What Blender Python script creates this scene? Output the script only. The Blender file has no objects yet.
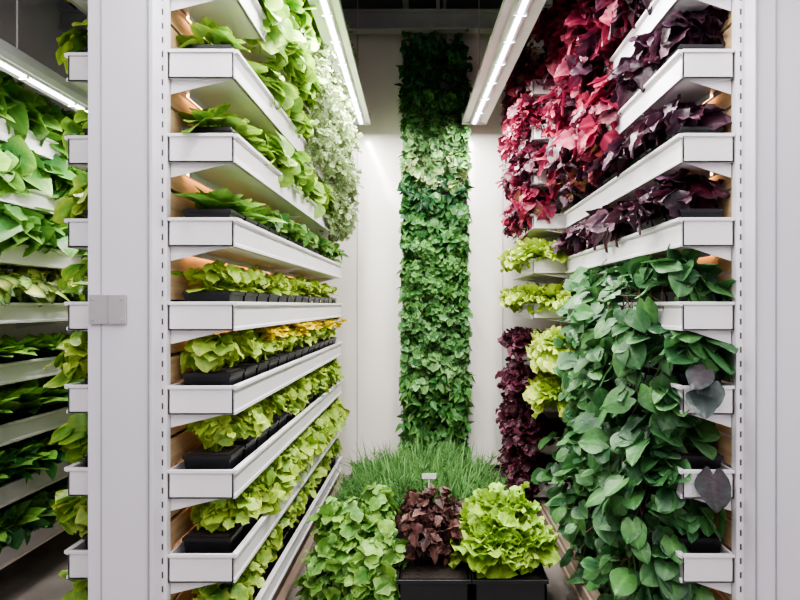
import bpy, math, numpy as np
from mathutils import Vector
rng=np.random.default_rng(7)
EYE=1.45
S=bpy.context.scene
try:
    S.view_settings.view_transform='AgX'
    S.view_settings.look='AgX - Medium High Contrast'
    S.view_settings.exposure=0.9
except Exception: pass

# ---------------------------------------------------------------- materials
def lin(h):
    h=h.lstrip('#'); c=[int(h[i:i+2],16)/255 for i in (0,2,4)]
    return [x/12.92 if x<=.04045 else ((x+.055)/1.055)**2.4 for x in c]
def mat(name,col,rough=.5,metal=0,noise=0,nscale=8,bump=0,coat=0,emit=None,estr=0,stretch=None):
    m=bpy.data.materials.new(name); m.use_nodes=True
    nt=m.node_tree; b=nt.nodes['Principled BSDF']
    c=lin(col)+[1]
    b.inputs['Base Color'].default_value=c
    b.inputs['Roughness'].default_value=rough
    b.inputs['Metallic'].default_value=metal
    if coat: b.inputs['Coat Weight'].default_value=coat; b.inputs['Coat Roughness'].default_value=.12
    if noise or bump:
        tc=nt.nodes.new('ShaderNodeTexCoord'); n=nt.nodes.new('ShaderNodeTexNoise')
        n.inputs['Scale'].default_value=nscale; n.inputs['Detail'].default_value=6
        mp=nt.nodes.new('ShaderNodeMapping')
        if stretch: mp.inputs['Scale'].default_value=stretch
        nt.links.new(tc.outputs['Object'],mp.inputs[0]); nt.links.new(mp.outputs[0],n.inputs['Vector'])
        if noise:
            r=nt.nodes.new('ShaderNodeValToRGB')
            r.color_ramp.elements[0].position=.3; r.color_ramp.elements[1].position=.7
            r.color_ramp.elements[0].color=[x*(1-noise) for x in c[:3]]+[1]
            r.color_ramp.elements[1].color=[min(1,x*(1+noise*.4)) for x in c[:3]]+[1]
            nt.links.new(n.outputs['Fac'],r.inputs[0]); nt.links.new(r.outputs[0],b.inputs['Base Color'])
        if bump:
            bp=nt.nodes.new('ShaderNodeBump'); bp.inputs['Strength'].default_value=bump; bp.inputs['Distance'].default_value=.01
            nt.links.new(n.outputs['Fac'],bp.inputs['Height']); nt.links.new(bp.outputs[0],b.inputs['Normal'])
    if emit:
        b.inputs['Emission Color'].default_value=lin(emit)+[1]; b.inputs['Emission Strength'].default_value=estr
    return m
def leafmat(name,rough=.42,trans=.28):
    m=bpy.data.materials.new(name); m.use_nodes=True
    nt=m.node_tree; b=nt.nodes['Principled BSDF']; o=nt.nodes['Material Output']
    a=nt.nodes.new('ShaderNodeAttribute'); a.attribute_name='Col'
    tc=nt.nodes.new('ShaderNodeTexCoord'); n=nt.nodes.new('ShaderNodeTexNoise'); n.inputs['Scale'].default_value=60
    nt.links.new(tc.outputs['Object'],n.inputs['Vector'])
    mr=nt.nodes.new('ShaderNodeMapRange'); mr.inputs[3].default_value=.66; mr.inputs[4].default_value=1.26
    nt.links.new(n.outputs['Fac'],mr.inputs[0])
    mx=nt.nodes.new('ShaderNodeVectorMath'); mx.operation='SCALE'
    nt.links.new(a.outputs['Color'],mx.inputs[0]); nt.links.new(mr.outputs[0],mx.inputs['Scale'])
    nt.links.new(mx.outputs[0],b.inputs['Base Color']); b.inputs['Roughness'].default_value=rough
    b.inputs['Specular IOR Level'].default_value=.32
    bp=nt.nodes.new('ShaderNodeBump'); bp.inputs['Strength'].default_value=.45; bp.inputs['Distance'].default_value=.006
    nt.links.new(n.outputs['Fac'],bp.inputs['Height']); nt.links.new(bp.outputs[0],b.inputs['Normal'])
    t=nt.nodes.new('ShaderNodeBsdfTranslucent'); nt.links.new(mx.outputs[0],t.inputs['Color'])
    ms=nt.nodes.new('ShaderNodeMixShader'); ms.inputs[0].default_value=trans
    nt.links.new(b.outputs[0],ms.inputs[1]); nt.links.new(t.outputs[0],ms.inputs[2]); nt.links.new(ms.outputs[0],o.inputs['Surface'])
    return m
M_leaf=leafmat('leaf_matte',.42,.24); M_gloss=leafmat('leaf_glossy',.38,.16)
M_white=mat('powder_coated_white','#E6E3E6',.35,noise=.04,nscale=3)
M_panel=mat('partition_white','#DAD7E0',.32,noise=.05,nscale=1.5)
M_slot=mat('slot_dark','#4A4A50',.6)
M_tan=mat('warm_plywood','#C9AC84',.55,noise=.25,nscale=6,stretch=(8,.6,8))
M_black=mat('black_plastic','#15161A',.42,noise=.2)
M_soil=mat('soil','#2A2019',.95,noise=.5,nscale=60,bump=.8)
M_wall=mat('wall_cream_gloss','#EBE6DF',.3,noise=.04,nscale=2,coat=.5)
M_floor=mat('concrete_floor','#77706A',.5,noise=.3,nscale=5,bump=.1)
M_ceil=mat('dark_ceiling','#45484D',.8,noise=.2)
M_beam=mat('beam_grey','#9A9CA0',.45,noise=.1)
M_seam=mat('seam_grey','#B4B0AC',.45)
M_rail=mat('weathered_rail','#A08D7C',.5,noise=.3,nscale=8,stretch=(6,.6,6))
M_steel=mat('plate_steel','#B4B1B2',.4,metal=.3,noise=.12)
M_tube=mat('led_tube','#FFFFFF',.4,emit='#F4F3FF',estr=6)
M_house=mat('fixture_housing','#C9C9CC',.4,noise=.05)
M_warm=mat('warm_led_strip','#FFE0B0',.4,emit='#FFC088',estr=5.5)

# ---------------------------------------------------------------- mesh accumulators
class Geo:
    def __init__(s): s.v=[];s.f=[];s.m=[];s.mats=[]
    def mi(s,m):
        if m not in s.mats: s.mats.append(m)
        return s.mats.index(m)
    def poly(s,vs,fs,m):
        o=len(s.v); s.v+= [tuple(map(float,p)) for p in vs]; s.f+=[[o+i for i in f] for f in fs]; s.m+=[s.mi(m)]*len(fs)
    def box(s,x0,x1,y0,y1,z0,z1,m,tx=0,ty=0):
        vs=[(x0+tx,y0+ty,z0),(x1-tx,y0+ty,z0),(x1-tx,y1-ty,z0),(x0+tx,y1-ty,z0),(x0,y0,z1),(x1,y0,z1),(x1,y1,z1),(x0,y1,z1)]
        s.poly(vs,[(0,3,2,1),(4,5,6,7),(0,1,5,4),(1,2,6,5),(2,3,7,6),(3,0,4,7)],m)
    def prism(s,prof,y0,y1,m):
        n=len(prof); vs=[(x,y0,z) for x,z in prof]+[(x,y1,z) for x,z in prof]
        fs=[tuple(range(n)),tuple(range(2*n-1,n-1,-1))]+[(i,i+n,(i+1)%n+n,(i+1)%n) for i in range(n)]
        s.poly(vs,fs,m)
    def tube(s,a,b,r,m,n=10):
        a=Vector(a);b=Vector(b);d=(b-a).normalized();u=d.orthogonal().normalized();w=d.cross(u)
        vs=[];
        for c in (a,b):
            for i in range(n):
                t=2*math.pi*i/n; vs.append(c+(u*math.cos(t)+w*math.sin(t))*r)
        fs=[(i,(i+1)%n,(i+1)%n+n,i+n) for i in range(n)]+[tuple(range(n-1,-1,-1)),tuple(range(n,2*n))]
        s.poly(vs,fs,m)
    def build(s,name,parent=None,bevel=0):
        me=bpy.data.meshes.new(name); me.from_pydata(s.v,[],s.f); 
        for m in s.mats: me.materials.append(m)
        me.polygons.foreach_set('material_index',s.m); me.update()
        import bmesh
        bm=bmesh.new(); bm.from_mesh(me); bmesh.ops.recalc_face_normals(bm,faces=bm.faces); bm.to_mesh(me); bm.free()
        o=bpy.data.objects.new(name,me); S.collection.objects.link(o)
        if parent: o.parent=parent
        if bevel:
            b=o.modifiers.new('bevel','BEVEL'); b.width=bevel; b.segments=2; b.limit_method='ANGLE'
        return o
def empty(name,loc=(0,0,0)):
    o=bpy.data.objects.new(name,None); o.empty_display_size=.1; S.collection.objects.link(o); return o

class Tmpl: pass
def template(wf,nu=5,nv=6,W=.5,fold=.25,droop=.25,ruf=0,rf=4,lobe=0,lmode=0,cup=0,ser=0,seed=0,tipw=.02,ebias=0,tip=0):
    r=np.random.default_rng(seed)
    T=Tmpl(); vs=[];a=[];mid=[]
    ph=r.uniform(0,6.28,2); bend=r.normal(0,.06)
    for j in range(nv+1):
        t=j/nv
        for i in range(nu):
            u=-1+2*i/(nu-1)
            w=max(wf(t),tipw)*W
            sv=1+ser*math.sin(t*25+ph[0])*(abs(u)>.9)
            x=w*u*sv+bend*t*t
            lf=math.sin(math.pi*abs(u)**.9)+.25*abs(u) if lmode else abs(u)**1.3
            y=t-lobe*lf*(1-t)**2 + ebias*(1-abs(u)**2)*t*t + tip*max(0,1-abs(u)*2.2)*t**6
            p=ph[0 if u<0 else 1]
            z=fold*abs(x)-droop*t*t+cup*x*x
            if ruf:
                k=abs(u)**2
                z+=ruf*k*math.sin(rf*6.28*t+p)+ruf*.7*max(0,t-.6)*2.5*math.sin(u*rf*3.5+p)
                x+=ruf*.5*k*math.cos(rf*6.28*t*1.3+p)
                y+=ruf*.5*max(0,t-.6)*2*math.sin(u*rf*4+p)
            vs.append((x,y,z)); a.append(max(abs(u)**2*min(1,t*3),t**3)); mid.append(1 if i==nu//2 else 0)
    T.v=np.array(vs); T.a=np.array(a); T.mid=np.array(mid)
    T.f=np.array([(j*nu+i,j*nu+i+1,(j+1)*nu+i+1,(j+1)*nu+i) for j in range(nv) for i in range(nu-1)])
    return T
sn=math.sin;pi=math.pi
K={}
K['oval']=[template(lambda t:sn(pi*min(1,t**.75))**.75,W=.36,fold=.2,droop=d,seed=i) for i,d in enumerate((.15,.3,.5))]
K['round']=[template(lambda t:sn(pi*t**.8)**.5,nu=7,W=.5,fold=.1,droop=d,ruf=.03,rf=1.5,seed=i) for i,d in enumerate((.1,.3,.45))]
K['heart']=[template(lambda t:(1-t)**.52*(.62+1.9*t**.6 if t<.25 else 1.447-.25*(t-.25)) ,nu=9,nv=8,W=.46,fold=.10,droop=d,lobe=.2,lmode=1,ruf=.015,rf=1.3,seed=i) for i,d in enumerate((.05,.2,.3,.45))]
def rw(t): return max(0,1-max(0,(t-.30)/.70)**1.75)**.72*(.66+.34*min(1,t/.26)**.6)*1.05
K['bheart']=[template(rw,nu=9,nv=11,W=.49,fold=.07,droop=d,lobe=.2,lmode=1,ruf=.03,rf=1.1,cup=c,seed=i+5,tip=.06) for i,(d,c) in enumerate(((.0,.15),(.14,-.2),(.26,.1),(.38,-.3),(.16,.35)))]
K['maple']=[template(lambda t:sn(pi*t**.7)**.6*(.72+.36*abs(sn(7.5*t))),nu=7,nv=9,W=.54,fold=.12,droop=d,ruf=.07,rf=2,lobe=.15,seed=i) for i,d in enumerate((.1,.3,.5))]
K['spear']=[template(lambda t:sn(pi*t**.65)**.9,nu=5,nv=7,W=.27,fold=.35,droop=d,ser=.08,seed=i) for i,d in enumerate((.15,.4,.7))]
K['coleus']=[template(lambda t:sn(pi*t**.6)**.75,nu=7,nv=9,W=.40,fold=.22,droop=d,ser=.12,ruf=.05,rf=2.5,seed=i) for i,d in enumerate((.1,.35,.55))]
K['frill']=[template(lambda t:.18+.85*t**.8 if t<.9 else .9,nu=11,nv=7,W=.5,fold=.2,droop=d,ruf=.13,rf=2.2,cup=.3,seed=i,ebias=.18) for i,d in enumerate((-.1,.15,.35,.5))]
K['blade']=[template(lambda t:(1-t)**.5,nu=3,nv=2,W=.05,fold=.3,droop=d,seed=i) for i,d in enumerate((.05,.3))]
K['grass']=[template(lambda t:(1-t)**.6,nu=3,nv=6,W=.018,fold=.3,droop=d,seed=i) for i,d in enumerate((.1,.35,.6))]
def stemT():
    T=Tmpl(); v=[];
    for j,t in enumerate((0,.5,1)):
        for i in range(4):
            an=i*pi/2; v.append((math.cos(an)*(1-.4*t),t,math.sin(an)*(1-.4*t)))
    T.v=np.array(v);T.a=np.zeros(12);T.mid=np.zeros(12)
    T.f=np.array([(j*4+i,j*4+(i+1)%4,(j+1)*4+(i+1)%4,(j+1)*4+i) for j in range(2) for i in range(4)])
    return T
ST=stemT()
def nrm(a): return a/np.maximum(np.linalg.norm(a,axis=-1,keepdims=True),1e-9)
def cols(p,n,j=.3):
    P=np.array([lin(h) for h in p]); c=P[rng.integers(0,len(P),n)]
    return c*rng.uniform(1-j,1+j*.8,(n,1))
class Leaves:
    def __init__(s): s.V=[];s.C=[];s.F=[];s.o=0
    def put(s,T,M,P,c1,c2,midk=1.25):
        n=len(P)
        if n==0: return
        V=np.einsum('nij,vj->nvi',M,T.v)+P[:,None,:]
        a=T.a[None,:,None]
        C=(c1[:,None,:]*(1-a)+c2[:,None,:]*a)*(1+(midk-1)*T.mid[None,:,None])
        nv=len(T.v)
        F=T.f[None]+(s.o+np.arange(n)*nv)[:,None,None]
        s.V.append(V.reshape(-1,3)); s.C.append(np.clip(C,0,1).reshape(-1,3)); s.F.append(F.reshape(-1,4)); s.o+=n*nv
    def leaves(s,kind,P,d,n,size,p1,p2=None,midk=1.25,wj=.15):
        N=len(P); d=nrm(d); z=nrm(n-(n*d).sum(1,keepdims=True)*d); x=np.cross(d,z)
        sz=np.broadcast_to(size,(N,)).reshape(N,1)
        M=np.stack([x*sz*rng.uniform(1-wj,1+wj,(N,1)),d*sz,z*sz],axis=2)
        ch=rng.integers(0,len(K[kind]),N)
        c1=cols(p1,N); c2=cols(p2,N) if p2 else c1*1.08
        for k,T in enumerate(K[kind]):
            m=ch==k; s.put(T,M[m],P[m],c1[m],c2[m],midk)
    def stems(s,A,B,r,p):
        D=B-A; L=np.linalg.norm(D,axis=1,keepdims=True); d=D/np.maximum(L,1e-6)
        h=np.tile([.3,.2,1.],(len(A),1))+.01; z=nrm(h-(h*d).sum(1,keepdims=True)*d); x=np.cross(d,z)
        M=np.stack([x*r,d*L,z*r],axis=2); c=cols(p,len(A)); s.put(ST,M,A,c,c)
    def rosette(s,c,n,size,kind,p1,p2=None,el0=.1,el1=1.4,stem=.0,sp=('#7FA050',),r=.003,inner=.55,midk=1.25,base=0):
        i=np.arange(n); f=(i+.5)/n; az=i*2.4+rng.uniform(0,6.28)+rng.normal(0,.25,n)
        el=el1+(el0-el1)*f**.8+rng.normal(0,.12,n)
        d=np.stack([np.cos(az)*np.cos(el),np.sin(az)*np.cos(el),np.sin(el)],1)
        nn=np.stack([-np.cos(az)*np.sin(el),-np.sin(az)*np.sin(el),np.cos(el)],1)+rng.normal(0,.15,(n,3))
        C=np.array(c)[None]+np.stack([np.cos(az),np.sin(az),0*az],1)*base
        sl=stem*rng.uniform(.6,1.1,(n,1))
        P=C+d*sl
        if stem>0: s.stems(C,P,r,sp)
        d2=d+np.array([0,0,-.35])*(stem>0)
        s.leaves(kind,P,d2,nn,size*(inner+(1-inner)*f)*rng.uniform(.85,1.15,n),p1,p2,midk)
    def bush(s,c,rad,n,size,kind,p1,p2=None,zmin=-.5,base=None,sp=('#7FA050',),out=(0,0,0),midk=1.25,down=.35,upn=.6,r=.0025):
        d=nrm(rng.normal(size=(n*3,3))); d=d[d[:,2]>zmin][:n]; n=len(d)
        P=np.array(c)+d*np.array(rad)*rng.uniform(.45,1.0,(n,1))
        o=nrm(d+np.array(out))
        nn=o*.7+np.array([0,0,upn])+rng.normal(0,.35,(n,3))
        dd=o*[.8,.8,.2]+rng.normal(0,.5,(n,3))+np.array([0,0,-down])
        dd=nrm(dd)
        if base is not None:
            k=rng.random(n)<.5; s.stems(np.tile(base,(k.sum(),1))+rng.normal(0,.008,(k.sum(),3))*[1,1,0],P[k],r,sp)
        s.leaves(kind,P-dd*size*.3,dd,nn,size*rng.uniform(.5,1.3,n),p1,p2,midk)
    def sheet(s,P,out,size,kind,p1,p2=None,down=.9,upn=.5,midk=1.25,jit=.35):
        n=len(P); o=np.tile(nrm(np.array(out,float)),(n,1))
        nn=o+np.array([0,0,upn])+rng.normal(0,jit,(n,3))
        dd=np.array([0,0,-down])+o*.45+rng.normal(0,jit*1.3,(n,3))
        s.leaves(kind,P,dd,nn,size*rng.uniform(.55,1.25,n),p1,p2,midk)
    def vine(s,p,drift,length,step,size,kind,p1,p2,out,sp,pet=.08):
        n=max(3,int(length/step)); t=np.linspace(0,1,n)
        W=np.array(p)[None]+np.outer(t,np.array(drift))+np.outer(t,[0,0,-length])
        W[:,0]+=.018*np.sin(t*7+rng.uniform(0,6)); W[:,1]+=.025*np.sin(t*6+rng.uniform(0,6))
        W[:,2]=np.maximum(W[:,2],.03)
        s.stems(W[:-1],W[1:],.0035,sp)
        o=nrm(np.array(out,float))
        dirs=nrm(o[None]*.8+rng.normal(0,.55,(n,3))+[0,0,.25])
        P=W+dirs*pet*rng.uniform(.5,1.5,(n,1))
        s.stems(W,P,.0022,sp)
        nn=o[None]*.75+[0,0,.75]+rng.normal(0,.4,(n,3))
        dd=dirs*.6+[0,0,-.6]+rng.normal(0,.5,(n,3))
        s.leaves(kind,P,dd,nn,size*rng.uniform(.5,1.25,n),p1,p2,1.4)
    def build(s,name,m=None,parent=None):
        V=np.concatenate(s.V);C=np.concatenate(s.C);F=np.concatenate(s.F)
        me=bpy.data.meshes.new(name)
        me.vertices.add(len(V)); me.vertices.foreach_set('co',V.astype(np.float32).ravel())
        me.loops.add(F.size); me.loops.foreach_set('vertex_index',F.astype(np.int32).ravel())
        me.polygons.add(len(F)); me.polygons.foreach_set('loop_start',np.arange(0,F.size,4,dtype=np.int32))
        try: me.polygons.foreach_set('loop_total',np.full(len(F),4,dtype=np.int32))
        except Exception: pass
        me.polygons.foreach_set('use_smooth',np.ones(len(F),dtype=bool))
        at=me.color_attributes.new('Col','FLOAT_COLOR','POINT')
        at.data.foreach_set('color',np.concatenate([C,np.ones((len(C),1))],1).astype(np.float32).ravel())
        me.materials.append(m or M_leaf); me.update(calc_edges=True); me.validate()
        o=bpy.data.objects.new(name,me); S.collection.objects.link(o)
        if parent: o.parent=parent
        return o

# ---------------------------------------------------------------- room shell
XL,XR,Y0,Y1,HC=-3.0,2.4,-2.0,5.12,3.95
def shell(name,*b,m):
    g=Geo(); g.box(*b,m); return g.build(name)
shell('floor',XL-.1,XR+.1,Y0-.1,Y1+.1,-.1,0,m=M_floor)
shell('ceiling',XL-.1,XR+.1,Y0-.1,Y1+.1,HC,HC+.1,m=M_ceil)
shell('wall_back',XL-.1,XR+.1,Y1,Y1+.1,0,HC,m=M_wall)
shell('wall_left',XL-.1,XL,Y0,Y1,0,HC,m=M_panel)
shell('wall_right',XR,XR+.1,Y0,Y1,0,HC,m=M_panel)
shell('wall_front',XL-.1,XR+.1,Y0-.1,Y0,0,HC,m=M_panel)
for i,x in enumerate((-.62,.62)):
    g=Geo(); g.box(x-.004,x+.004,Y1-.005,Y1,0,HC-.12,M_seam); g.build('trim_%d'%(i+1))
g=Geo(); g.box(XL,XR,4.87,4.91,3.70,3.82,M_beam); g.box(XL,XR,4.84,4.94,3.68,3.70,M_beam); g.box(XL,XR,4.84,4.94,3.82,3.84,M_beam)
for x in (-2.5,-1.6,0.05,1.5,2.2): g.box(x,x+.03,4.87,4.91,3.84,3.95,M_beam)
g.build('ceiling_beam')
g=Geo(); g.box(XL,XR,3.2,3.26,3.85,3.95,M_beam); g.box(XL,XR,3.18,3.28,3.83,3.85,M_beam); g.build('ceiling_beam')
g=Geo(); g.tube((-.2,Y0,3.92),(-.2,Y1,3.92),.025,M_beam); g.tube((.12,Y0,3.93),(.12,Y1,3.93),.015,M_steel); g.build('ceiling_conduit')

# ---------------------------------------------------------------- racks
def zk(k): return .21+.3*k
def tray(g,xa,xb,y0,y1,z,front):
    t=.008; h=.052
    g.box(xa,xb,y0,y1,z-h,z-h+t,M_white)
    for x in (xa,xb):
        x0,x1=(x,x+t) if x==xa else (x-t,x)
        g.box(x0,x1,y0,y1,z-h,z+h,M_white)
    xf=xb if front>0 else xa; s=1 if front>0 else -1
    g.prism([(xf,z+h),(xf+s*.014,z+h),(xf+s*.014,z+h-.012),(xf,z+h-.018)],y0,y1,M_white)
    g.prism([(xf,z-h),(xf+s*.006,z-h),(xf+s*.006,z-h+.012),(xf,z-h+.016)],y0,y1,M_white)
    for y in (y0,y1-t): g.box(xa,xb,y,y+t,z-h,z+h,M_white)
    g.box(xa,xb,y0-.006,y0,z+h-.012,z+h,M_white)
    g.box(xa+t,xb-t,y0+t,y1-t,z-h+t,z-.005,M_soil)
    xbk=xa if front>0 else xb
    for y in (y0+.02,(y0+y1)/2,y1-.03):
        g.prism([(xbk,z-h),(xf-s*.03,z-h),(xbk,z-h-.05)],y,y+.004,M_white)
def pots(g,x,w,y0,y1,z,n):
    step=(y1-y0)/n
    for i in range(n):
        y=y0+step*i; a=step*.06
        g.box(x-w/2,x+w/2,y+a,y+step-a,z-.04,z+.085,M_black,tx=.012,ty=.012)
        g.box(x-w/2-.004,x+w/2+.004,y+a-.003,y+step-a+.003,z+.077,z+.09,M_black)
        g.box(x-w/2+.008,x+w/2-.008,y+a+.006,y+step-a-.006,z+.088,z+.093,M_soil)
def slots(g,x,y,z0,z1,w=.007):
    z=z0
    while z<z1:
        g.box(x-w/2,x+w/2,y-.0012,y+.001,z,z+.022,M_slot); z+=.05
def upright(g,x0,x1,y0,z1,cols_):
    g.box(x0,x1,y0,y0+.035,0,z1,M_white)
    for c in cols_: slots(g,c,y0,.03,z1)

KS=range(0,12)
rack=empty('plant_shelf_rack')
gt=Geo(); gp=Geo(); gl=Geo(); gb=Geo()
LX0,LX1=-.935,-.70
for k in KS:
    z=zk(k)
    tray(gt,LX0,LX1,2.14,4.72,z,1)
    tray(gt,-1.31,-.99,2.17,4.72,z,-1)
    pots(gp,-.815,.17,2.18,4.68,z,14); pots(gp,-1.19,.17,2.20,4.68,z,12)
    gl.box(-.934,-.922,2.3,4.65,z-.062,z-.053,M_warm); gt.box(-.916,-.912,2.28,4.67,z-.074,z-.052,M_white)
    gb.box(-.955,-.940,2.17,4.72,z+.06,z+.15,M_tan); gb.box(-.953,-.942,2.17,4.72,z+.165,z+.235,M_tan)
gt.build('trays',rack,.0015); gp.build('nursery_pots',rack); gl.build('led_strips',rack); gb.build('backing_slats',rack)
gu=Geo()
upright(gu,-.985,-.936,2.13,HC,(-.950,))
for y in (3.4,4.68): upright(gu,-.985,-.957,y,HC,(-.97,))
gu.build('uprights',rack,.0015)
rack2=empty('plant_shelf_rack')
gt=Geo(); gp=Geo(); gl=Geo(); gb=Geo()
for k in KS:
    z=zk(k)
    tray(gt,.90,1.085,2.14,3.96,z,-1)
    tray(gt,.69,1.085,4.02,5.0,z,-1)
    pots(gp,.99,.15,2.18,3.92,z,12); pots(gp,.80,.17,4.05,4.96,z,6)
    gl.box(1.074,1.084,2.3,3.9,z-.062,z-.053,M_warm); gt.box(1.062,1.066,2.28,3.92,z-.074,z-.052,M_white)
    gb.box(1.090,1.105,2.17,5.0,z+.06,z+.15,M_tan); gb.box(1.092,1.103,2.17,5.0,z+.165,z+.235,M_tan)
gt.build('trays',rack2,.0015); gp.build('nursery_pots',rack2); gl.build('led_strips',rack2); gb.build('backing_slats',rack2)
gu=Geo()
upright(gu,1.088,1.145,2.13,HC,(1.103,))
for y in (3.95,4.99): upright(gu,1.108,1.135,y,HC,(1.12,))
gu.build('uprights',rack2,.0015)
rack3=empty('plant_shelf_rack')
gt=Geo(); gp=Geo(); gb=Geo()
for k in range(0,8):
    z=zk(k)
    tray(gt,-2.45,-2.10,2.2,4.9,z,1); pots(gp,-2.25,.2,2.25,4.85,z,12)
    gb.box(-2.475,-2.455,2.2,4.9,z+.06,z+.24,M_white)
for y in (2.2,3.55,4.87): upright(gt,-2.50,-2.475,y,2.75,(-2.487,))
gt.build('trays',rack3,.0015); gp.build('nursery_pots',rack3); gb.build('backing_slats',rack3)

g=Geo(); g.box(-1.175,-.952,2.06,2.13,0,HC,M_panel); g.box(-1.13,-1.126,2.057,2.06,0,HC,M_beam)
g.box(-.968,-.962,2.055,2.06,0,HC,M_beam)
g.build('partition_panel',bevel=.003)
g=Geo(); g.box(1.115,1.62,2.06,2.13,0,HC,M_panel); g.box(1.185,1.190,2.055,2.06,0,HC,M_beam); g.box(1.115,1.121,2.052,2.06,0,HC,M_beam)
g.build('partition_panel',bevel=.003)
g=Geo(); g.box(-1.165,-1.04,2.048,2.058,1.385,1.485,M_steel); 
for x,z in ((-1.152,1.40),(-1.152,1.47),(-1.053,1.40),(-1.053,1.47)): g.tube((x,2.048,z),(x,2.044,z),.004,M_steel)
g.box(-1.10,-1.096,2.045,2.049,1.385,1.485,M_beam)
g.build('latch_plate',bevel=.002)
for x,s in ((-.76,1),(.78,-1)):
    g=Geo(); g.box(x-.05,x+.01,2.0,5.0,0,.10,M_rail); g.box(x+.02*s,x+.06*s,2.0,5.0,.0,.035,M_rail); g.box(x-.04,x-.0,2.0,5.0,.10,.13,M_rail)
    g.build('floor_rail',bevel=.003)

# ---------------------------------------------------------------- light fixtures
def fixture(xn,xf,yn,yf,z,w,le,name='linear_light_fixture'):
    e=empty(name); g=Geo(); t=Geo()
    L=yf-yn
    def X(y): return xn+(xf-xn)*(y-yn)/L
    def pr(gg,prof,m):
        n=len(prof); vs=[(X(yn)+x,yn,z+q) for x,q in prof]+[(X(yf)+x,yf,z+q) for x,q in prof]
        gg.poly(vs,[tuple(range(n)),tuple(range(2*n-1,n-1,-1))]+[(i,i+n,(i+1)%n+n,(i+1)%n) for i in range(n)],m)
    h=w/2
    pr(g,[(-h,0),(-h*.45,.012),(-h*.3,.0),(h*.3,.0),(h*.45,.012),(h,0),(h,.03),(h*.6,.08),(-h*.6,.08),(-h,.03)],M_house)
    g.box(X(yn)-h,X(yn)+h,yn-.01,yn,z-.004,z+.086,M_house); g.box(X(yf)-h,X(yf)+h,yf,yf+.01,z-.004,z+.086,M_house)
    t.tube((xn,yn+.02,z+.004),(xf,yf-.02,z+.004),.015,M_tube,12)
    n=int(L/.3)
    for i in range(1,n):
        y=yn+L*i/n; g.box(X(y)-h*.35,X(y)+h*.35,y-.006,y+.006,z-.016,z,M_house)
    for y in (yn+.3,yf-.3): g.tube((X(y),y,z+.07),(X(y),y,HC),.004,M_steel,6)
    g.build('housing',e); t.build('tube',e)
    ld=bpy.data.lights.new('tube_light','AREA'); ld.shape='RECTANGLE'; ld.size=.045; ld.size_y=L*.97; ld.energy=le*L; ld.color=(1,.965,.95)
    lo=bpy.data.objects.new('tube_light',ld); lo.location=((xn+xf)/2,(yn+yf)/2,z-.0135); lo.rotation_euler=(0,0,-math.atan2(xf-xn,L)); lo.parent=e; S.collection.objects.link(lo)
    return lo
fixture(-.49,-.56,1.5,4.9,2.93,.15,20)
fixture(.54,.36,1.5,4.9,2.93,.20,20)
fixture(-1.72,-1.72,2.2,4.6,2.42,.10,11)
fixture(-1.3,-1.3,-1.6,1.2,3.3,.2,9)  # added front fill lamp on the left, above and behind the camera, unseen
fixture(1.3,1.3,-1.6,1.2,3.3,.2,9)  # matching fill lamp added on the right, also out of view
fixture(0,0,-1.6,1.0,3.5,.2,9)  # third unseen lamp, added over the aisle centre as front fill

# ---------------------------------------------------------------- crops
YG=['#96B840','#A8C44C','#9CBC46','#82A63A']; YG2=['#C6D664','#BACE56','#ACC650']
G1=['#55843A','#648F40','#477A34','#729C48']; G1b=['#7CA84A','#6E9E44','#88B04E']
GD=['#2B5A32','#346636','#234C2C','#3E7440']; GDb=['#4C8244','#427840']
PG=['#84966A','#92A476','#72865A','#A0B084']
YE=['#E8CC2C','#F0D838','#D8CC34']
BG=['#4C1828','#621C30','#361220','#761F3A']; PK=['#902C44','#A43C56','#7E2840','#9A3448']
DP=['#2A1622','#361A28','#221420','#40202E']; DPb=['#5A3444','#4A3040','#36242E']
DR=['#331824','#421E2A','#241018','#502432']
SP=['#3A6438','#487642','#325A38','#527F44','#2A4A32']; SPb=['#4E7E4A','#5E8A54','#3E6840']
def rowpts(x,y0,y1,step,jx=.01):
    y=y0
    while y<y1: yield x+rng.normal(0,jx),y+rng.normal(0,step*.08); y+=step
topz=lambda k:zk(k)+.09

L=Leaves()
for x,y in rowpts(-.815,2.24,4.68,.178):
    for q in (0,1):
        yy=y+q*.085
        L.rosette((x,yy,topz(4)),15,.066,'round',YG,YG2,el0=.2,el1=1.4,stem=.05,sp=YG,inner=.6)
        L.bush((x+.01,yy,topz(4)+.065),(.085,.045,.04),20,.05,'maple',YG,YG2,zmin=-.3)
L.build('butter_lettuce_seedlings')
L=Leaves()
for x,y in rowpts(-.81,2.25,3.2,.178):
    L.bush((x+.0,y,topz(3)+.08),(.095,.07,.055),44,.066,'maple',YG+G1b,YG2,base=(x,y,topz(3)-.005),sp=YG)
for x,y in rowpts(-.81,3.2,4.68,.15):
    L.bush((x+.01,y,topz(3)+.06),(.10,.08,.05),40,.05,'maple',YG+G1,YG2,base=(x,y,topz(3)-.005),sp=YG)
L.build('cilantro_plants')
L=Leaves()
for x,y in rowpts(-.78,2.65,4.68,.065):
    for q in range(3):
        px,pz=x+rng.normal(.03,.04),topz(3)+rng.uniform(.09,.14)
        L.rosette((px,y,pz),12,.044,'round',YE,YE,el0=.1,el1=1.3)
        L.stems(np.array([[x,y,topz(3)-.005]]),np.array([[px,y,pz]]),.002,YG)
L.build('yellow_marigold_flowers')
L=Leaves()
for x,y in rowpts(-.80,2.25,4.68,.178):
    L.bush((x+.0,y,topz(2)+.085),(.11,.075,.07),50,.066,'maple',YG+G1b,YG2,base=(x,y,topz(2)-.005),sp=YG,zmin=-.5)
    if y>3.0: L.bush((x+.05,y,topz(2)+.03),(.07,.08,.06),20,.055,'maple',G1b+G1,YG2,zmin=-1,out=(.5,-.3,0))
L.build('celery_plants')
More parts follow.
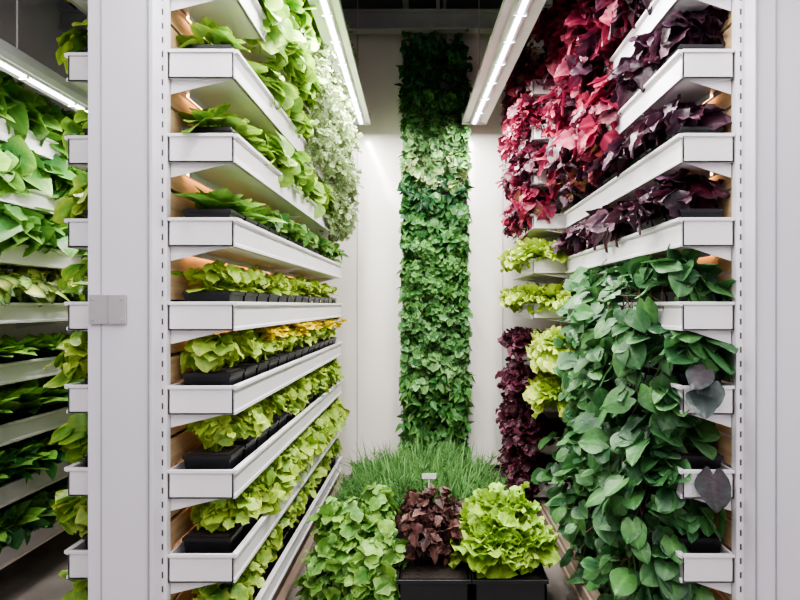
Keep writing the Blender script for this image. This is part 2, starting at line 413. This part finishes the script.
L=Leaves()
for x,y in rowpts(-.80,2.25,4.68,.17):
    L.bush((x+.01,y,topz(1)+.08),(.11,.08,.075),50,.066,'maple',G1b+YG[2:],YG2,base=(x,y,topz(1)-.005),sp=YG,zmin=-.6)
    if y>2.5: L.bush((x+.11,y,topz(1)+.02),(.05,.07,.07),18,.062,'heart',G1b+YG,YG2,zmin=-1,out=(.8,-.3,0))
    L.bush((x+.01,y,topz(0)+.08),(.11,.09,.08),46,.064,'maple',G1b+YG[3:]+G1,YG2,base=(x,y,topz(0)-.005),sp=YG,zmin=-.6)
L.build('parsley_plants')
L=Leaves()
for x,y in rowpts(-.81,2.25,4.68,.14):
    L.rosette((x,y,topz(5)-.004),16,.155,'oval',G1+G1b,G1b,el0=.45,el1=1.35,midk=1.35,inner=.6)
    if y>2.8: L.bush((x+.06,y,topz(5)+.04),(.09,.08,.06),30,.06,'oval',G1+GD,G1b,out=(.6,-.2,0))
L.build('romaine_plants')
L=Leaves()
for k in (6,7):
    for x,y in rowpts(-.81,2.25,4.0 if k==6 else 3.4,.14):
        L.rosette((x,y,topz(k)-.004),16,.11,'round',G1b+G1,YG,el0=.35,el1=1.4,stem=.05,sp=YG,midk=1.2,inner=.6)
        if y>2.6: L.bush((x+.08,y,topz(k)+.03),(.10,.09,.10),34,.08,'round',G1b+G1,YG,out=(.7,-.3,0),zmin=-.9)
L.build('spinach_plants')
L=Leaves()
for k in (8,9,10):
    for x,y in rowpts(-.80,2.25,3.35,.15):
        L.bush((x+.02,y,topz(k)+.05),(.12,.09,.09),40,.09,'round',G1b+G1,YG,base=(x,y,topz(k)-.005),zmin=-.8)
        if y>2.4: L.bush((x+.10,y,topz(k)-.04),(.08,.09,.12),34,.09,'round',G1b+G1,YG,out=(.8,-.4,0),zmin=-1)
L.build('bok_choy_plants')
L=Leaves()
for k in range(6,11):
    for x,y in rowpts(-.77,4.0 if k==6 else 3.4,4.7,.13):
        L.bush((x+.06,y,topz(k)+.01),(.16,.10,.17),130,.042,'frill',PG,['#A8BA84','#8EA26E'],base=(x,y,topz(k)-.005),zmin=-1,out=(.4,-.2,0))
L.build('curly_endive_plants')
L=Leaves()
for k in range(0,9):
    for x,y in rowpts(-1.22,2.32,4.6,.18):
        if k%2==0: L.rosette((x-.01,y,topz(k)-.004),20,.15,'oval',G1+G1b,YG,el0=.1,el1=1.3,inner=.6)
        else: L.bush((x-.05,y,topz(k)+.06),(.16,.1,.09),50,.085,'maple' if k<4 else 'round',G1b+YG,YG2,base=(x,y,topz(k)-.005),zmin=-.8)
        L.bush((x-.08,y,topz(k)+.04),(.12,.09,.09),22,.085,'round',G1b+G1,YG,zmin=-.8)
L.build('mixed_herb_plants')

L=Leaves()
for k in (5,6,7):
    for x,y in rowpts(-2.18,2.4,4.7,.17):
        L.bush((x+.02,y,topz(k)+.05),(.15,.12,.12),36,.15,'heart',G1+GDb,G1b,base=(x,y,topz(k)-.005),zmin=-.9,sp=G1,r=.004)
L.build('pothos_plants',M_gloss)
L=Leaves()
for x,y in rowpts(-2.2,2.3,4.7,.16):
    L.bush((x+.02,y,topz(4)+.04),(.15,.11,.09),44,.13,'oval',['#CCD470','#D8DC9C','#AEC458'],GD,zmin=-.5,base=(x,y,topz(4)-.005))
    L.rosette((x+.03,y,topz(3)-.004),20,.17,'oval',G1+YG,G1b,el0=.2,el1=1.3)
L.build('hosta_plants',M_gloss)
L=Leaves()
for k in (0,1,2):
    for x,y in rowpts(-2.2,2.3,4.7,.18):
        L.rosette((x+.02,y,topz(k)-.004),24,.24,'oval',GDb+G1,G1b,el0=.45,el1=1.4,inner=.5)
        if k<2: L.bush((x+.06,y,topz(k)+.03),(.12,.1,.09),32,.09,'oval',GD,GDb)
L.build('spathiphyllum_plants',M_gloss)

# ---- right rack
MAG=['#B82C48','#C83C54']
REDS=[(BG+PK[:1],PK),(PK+BG[:1],PK),(DP+BG[:2],BG+DPb),(BG+['#5A4A2C'],PK[:2]),(DP+BG[:1],BG),(PK[:2]+BG,['#B04C66','#A43C56'])]
L=Leaves()
for k in range(7,11):
    for x,y in rowpts(.95,2.6 if k>7 else 2.9,3.95,.15):
        p1,p2=REDS[rng.integers(0,6)]
        L.bush((x-.02,y,topz(k)+.09),(.13,.10,.11),30,.12,'coleus',p1,p2,base=(x,y,topz(k)-.005),sp=MAG,zmin=-.7,midk=2.1)
        p1,p2=REDS[rng.integers(0,6)]
        if y>2.9: L.bush((x-.12,y,topz(k)-.03),(.09,.10,.14),20,.12,'coleus',p1,p2,out=(-.8,-.4,0),zmin=-1,midk=2.1,base=(x,y,topz(k)),sp=MAG,r=.004)
for k in range(6,11):
    for x,y in rowpts(.76,4.05,4.9,.13):
        p1,p2=REDS[rng.integers(0,6)]
        L.bush((x-.05,y,topz(k)+.02),(.14,.10,.17),48,.09,'coleus',p1,p2,base=(x,y,topz(k)-.005),sp=MAG,zmin=-1,out=(-.5,-.3,0),midk=1.9)
L.build('red_coleus_plants')
L=Leaves()
for k in (5,6,7,8,9):
    for x,y in rowpts(.98,2.28,3.95 if k<7 else 2.9,.13):
        L.bush((x-.02,y,topz(k)+.06),(.12,.08,.08 if k<7 else .12),32,.115,'coleus',DP+BG[:1],DPb,base=(x,y,topz(k)-.005),sp=DPb,zmin=-.3,midk=1.7)
for x,y in rowpts(.95,3.0,3.9,.18):
    L.bush((x-.03,y,topz(6)+.08),(.11,.1,.1),30,.08,'coleus',['#6C7A34','#8E6238']+BG,PK,zmin=-.5)
L.build('purple_perilla_plants',M_gloss)
L=Leaves()
for k,xs in ((5,(.72,.86)),(4,(.72,.86))):
    for xx in xs:
        for x,y in rowpts(xx,4.05,4.85,.15):
            L.rosette((x-.02,y,topz(k)-.01),36,.145,'frill',YG,YG2,el0=-.1,el1=1.4,inner=.5,midk=1.1)
for x,y in rowpts(.93,3.3,3.95,.14):
    L.rosette((x,y,topz(4)-.02),32,.13,'frill',YG+G1b,YG2,el0=-.1,el1=1.3,inner=.5,midk=1.1)
for k in (3,2):
    for x,y in rowpts(.84,3.62,4.0,.12):
        L.rosette((x-.05,y,topz(k)-.0),40,.16,'frill',YG,YG2,el0=-.4,el1=1.3,inner=.5,midk=1.1)
L.build('green_leaf_lettuce')
L=Leaves()
for k in (3,2,1,0):
    for x,y in rowpts(.73,4.1,4.88,.14):
        L.rosette((x-.03,y,topz(k)-.01),36,.13,'frill',DR,['#5A2838','#6A3446','#44202E'],el0=-.3,el1=1.4,inner=.5,midk=1.1)
        if k<3: L.bush((x-.06,y,topz(k)-.04),(.11,.10,.18),75,.065,'frill',DR,['#5A2838','#6A3446'],out=(-.6,-.3,0),zmin=-1)
L.build('red_leaf_lettuce')
# sweet potato vines
L=Leaves()
ST2=['#6C8048','#7A5A50','#5C7040']
for k,z0 in ((4,1.52),(3,1.22),(2,.92),(1,.62),(0,.34)):
    for i in range((28,30,32,30,12)[4-k]):
        y=rng.uniform(2.28,3.45 if k>1 else 3.85)
        ln=rng.uniform(.18,.40)
        L.vine((.90-rng.uniform(-.02,.05),y,z0+rng.uniform(-.05,.06)),((-.03-.05*(y>2.6)-.018*(4-k))*(1 if y<3.2 else .4)*(k>0),rng.normal(0,.06),0),ln,.05,.094,'bheart',SP,SPb,(-1,-.45,.1),ST2,pet=.075)
    for x,y in rowpts(.98,2.26,3.6,.14):
        L.bush((x-.02,y,topz(k)+.07),(.13,.09,.075),26,.092,'bheart',SP,SPb,base=(x,y,topz(k)-.005),zmin=-.6,sp=ST2,midk=1.4)
for (x,z,rx,rz,n) in ((.99,1.50,.13,.09,38),(.98,1.27,.13,.10,40),(.88,1.08,.08,.10,28),(.86,.80,.06,.16,28),(.88,.50,.06,.13,22),(.88,.22,.06,.14,18)):
    L.bush((x,2.21,z),(rx,.06,rz),n,.094,'bheart',SP,SPb+['#46584A'],zmin=-1,out=(-.1,-1,0),base=(x+.04,2.25,z-.02),sp=ST2,midk=1.4)
L.build('sweet_potato_vines',M_gloss)
L=Leaves()
P=np.array([[.99,2.11,1.17],[.955,2.12,1.14],[1.0,2.12,.85],[.97,2.12,1.22]])
A=P+[0,.13,.03]; L.stems(A,P,.003,ST2)
L.sheet(P,(-.3,-1,.5),.1,'bheart',['#3E4846','#3A4442','#463E44'],['#525C5A'],jit=.2)
L.build('purple_sweet_potato_leaves',M_gloss)

# ---------------------------------------------------------------- living wall
e=empty('living_wall_panel')
g=Geo(); wx0,wx1=-.225,.31
g.box(wx0,wx1,5.06,5.118,.0,3.62,M_black)
for x in (wx0-.012,wx1): g.box(x,x+.012,5.03,5.118,0,3.63,M_white)
z=.1
while z<3.55:
    for i in range(4):
        xx=wx0+.01+i*.13
        g.box(xx,xx+.12,5.02,5.06,z,z+.07,M_black,ty=.01)
    z+=.15
g.build('planting_pockets',e)
L=Leaves()
GM=['#467A3C','#568A46','#3A6C36']
secs=[(3.38,3.62,'oval',GD,['#3F7A42'],.055),(3.15,3.38,'spear',['#2B5A30','#1F4626'],GD,.08),(2.92,3.15,'round',GD+G1[:1],['#5C9050','#4F8048'],.045),
(2.62,2.92,'maple',['#5A8C4C','#74A05E']+GD,['#A0BC84','#7CA868'],.055),(2.46,2.62,'heart',['#8CAE60','#9CBC78','#4C7C3E'],['#B8CA98'],.06),(2.28,2.46,'spear',['#1A3E22','#24482C'],GD,.08),
(1.96,2.28,'heart',GM+GD[:2],['#74A462','#4A7E44'],.06),(1.58,1.96,'round',GM+['#6C9E54'],['#80B066','#64944E'],.04),(1.38,1.58,'oval',GD,G1,.055),
(1.02,1.38,'maple',GM+GD,['#74A462','#90B878'],.055),(.82,1.02,'heart',['#64904E','#447A3C'],['#90B878'],.06),(.1,.82,'spear',GD+GDb,G1,.08)]
for z0,z1,kind,p1,p2,sz in secs:
    n=int(850*(z1-z0)*(.06/sz)**1.3)*2
    x=rng.uniform(wx0+.0,wx1,n); zz=rng.uniform(z0-.05,z1+.07,n)
    bump=np.sin(x*19+zz*7+z0*5)*np.sin(zz*17-x*6)
    y=5.0-.075*bump-.02*np.sin(x*41)-rng.uniform(0,.09,n)
    L.sheet(np.stack([x,y,zz],1),(0,-1,.1),sz*1.0,kind,p1,p2,upn=.55,jit=.55)
for i in range(75):
    zc=rng.uniform(.5,3.5); xc=rng.choice([wx0+.04,wx1-.04,rng.uniform(wx0,wx1)])
    L.rosette((xc,4.97,zc),12,.10,'spear',GD+GDb,G1,el0=-.6,el1=.9,inner=.6)
L.build('foliage',parent=e)

# ---------------------------------------------------------------- planters on the floor
def planter(x0,x1,y0,y1,h,name='black_planter_box'):
    g=Geo(); t=.012
    g.box(x0,x1,y0,y0+t,0,h,M_black); g.box(x0,x1,y1-t,y1,0,h,M_black); g.box(x0,x0+t,y0,y1,0,h,M_black); g.box(x1-t,x1,y0,y1,0,h,M_black)
    g.box(x0,x1,y0,y1,0,.02,M_black)
    for b in ((x0-.008,x1+.008,y0-.008,y0+.014),(x0-.008,x1+.008,y1-.014,y1+.008),(x0-.008,x0+.014,y0,y1),(x1-.014,x1+.008,y0,y1)): g.box(*b,h-.018,h,M_black)
    g.box(x0+t,x1-t,y0+t,y1-t,.02,h-.025,M_soil)
    return g.build(name,bevel=.002)
planter(-.145,.18,2.72,3.2,.205); planter(.20,.53,2.72,3.2,.205); planter(-.53,-.165,2.80,3.2,.205)
planter(-.58,.6,3.5,4.7,.20)
L=Leaves()
for cx,cy,cz in ((-.38,2.98,.36),(-.28,3.05,.40),(-.48,3.05,.34),(-.34,2.86,.24),(-.24,2.88,.28),(-.47,2.86,.22),(-.35,2.80,.14),(-.50,2.86,.12),(-.24,2.78,.12)):
    L.bush((cx,cy,cz),(.12,.11,.14),105,.07,'maple',G1b+G1,['#94BC64','#82AC58'],base=(cx,cy+.03,.17),zmin=-.9,sp=G1b)
L.build('flat_parsley_bush')
L=Leaves()
for cx,cy,cz in ((-.05,2.93,.32),(.07,2.95,.31),(.02,3.08,.40),(.10,3.1,.36),(-.08,3.08,.37)):
    L.bush((cx,cy,cz),(.10,.10,.13),90,.066,'coleus',['#4A3032','#5C3A38','#3A282A','#664640'],['#785850','#5A3E3A'],base=(cx,cy,.17),sp=DPb,zmin=-.8,midk=1.5)
L.build('bronze_basil_bush')
L=Leaves()
for cx,cy,r in ((.36,2.98,.175),(.31,2.93,.15),(.43,2.95,.15),(.37,3.1,.16)):
    L.rosette((cx,cy,.28),80,r,'frill',YG+['#98C454'],['#B8DC5C','#A8D050','#C8E470'],el0=-.1,el1=1.5,inner=.6,base=.04,midk=1.05)
L.bush((.365,2.98,.38),(.165,.13,.14),260,.08,'frill',YG+['#98C454'],['#B8DC5C','#A8D050'],zmin=-.4,down=-.1)
L.stems(np.array([[.36,2.98,.17]]),np.array([[.36,2.98,.33]]),.02,YG)
L.build('frilly_lettuce_head')
L=Leaves()
n=380
A=np.stack([np.clip(rng.normal(-.06,.24,n),-.5,.40),rng.uniform(3.55,4.55,n),np.full(n,.17)],1)
ll=rng.uniform(.12,.27,n)*(1-.45*np.abs((A[:,0]+.05)/.5)**1.5)
dirs=nrm(np.stack([rng.normal(0,.4,n)+A[:,0]*.5,rng.normal(-.12,.3,n),np.ones(n)],1))
B=A+dirs*ll[:,None]
L.stems(A,B,.0025,['#5A7040','#4A6038'])
m=38
tt=rng.uniform(.15,1,(n,m,1)); P=(A[:,None]+(B-A)[:,None]*tt).reshape(-1,3)
d=(dirs[:,None]*.9+rng.normal(0,.6,(n,m,3))).reshape(-1,3)
L.leaves('blade',P,d,rng.normal(0,1,P.shape),rng.uniform(.04,.075,len(P)),['#3E6C38','#52824A','#305832','#64944E'],['#74A05C'])
n=1300
A=np.stack([np.clip(rng.normal(-.07,.20,n),-.45,.34),rng.uniform(3.55,4.45,n),np.full(n,.17)],1)
az=rng.uniform(0,6.28,n); el=rng.uniform(.65,1.5,n)
d=np.stack([np.cos(az)*np.cos(el)*1.1+A[:,0]*.4,np.sin(az)*np.cos(el)*.6,np.sin(el)],1)
L.leaves('grass',A,d,np.stack([-np.cos(az),-np.sin(az),.4+0*az],1)*-1+[0,0,1.4],rng.uniform(.16,.33,n),['#3E6C38','#52824A','#305832','#6A9A50'],['#7CA864'])
L.build('rosemary_bush')
g=Geo(); g.box(-.045,.035,3.415,3.419,.46,.49,M_white); g.box(-.01,-.002,3.419,3.423,.0,.47,M_white); g.build('plant_label')

# ---------------------------------------------------------------- world + camera
w=bpy.data.worlds.new('world'); S.world=w; w.use_nodes=True
w.node_tree.nodes['Background'].inputs[0].default_value=(.9,.93,1,1); w.node_tree.nodes['Background'].inputs[1].default_value=.3
cd=bpy.data.cameras.new('camera'); cd.sensor_width=36; cd.lens=27; cd.shift_x=-30/800; cd.shift_y=5/800; cd.clip_start=.05
co=bpy.data.objects.new('camera',cd); co.location=(0,0,EYE); co.rotation_euler=(math.pi/2,0,0); S.collection.objects.link(co); S.camera=co
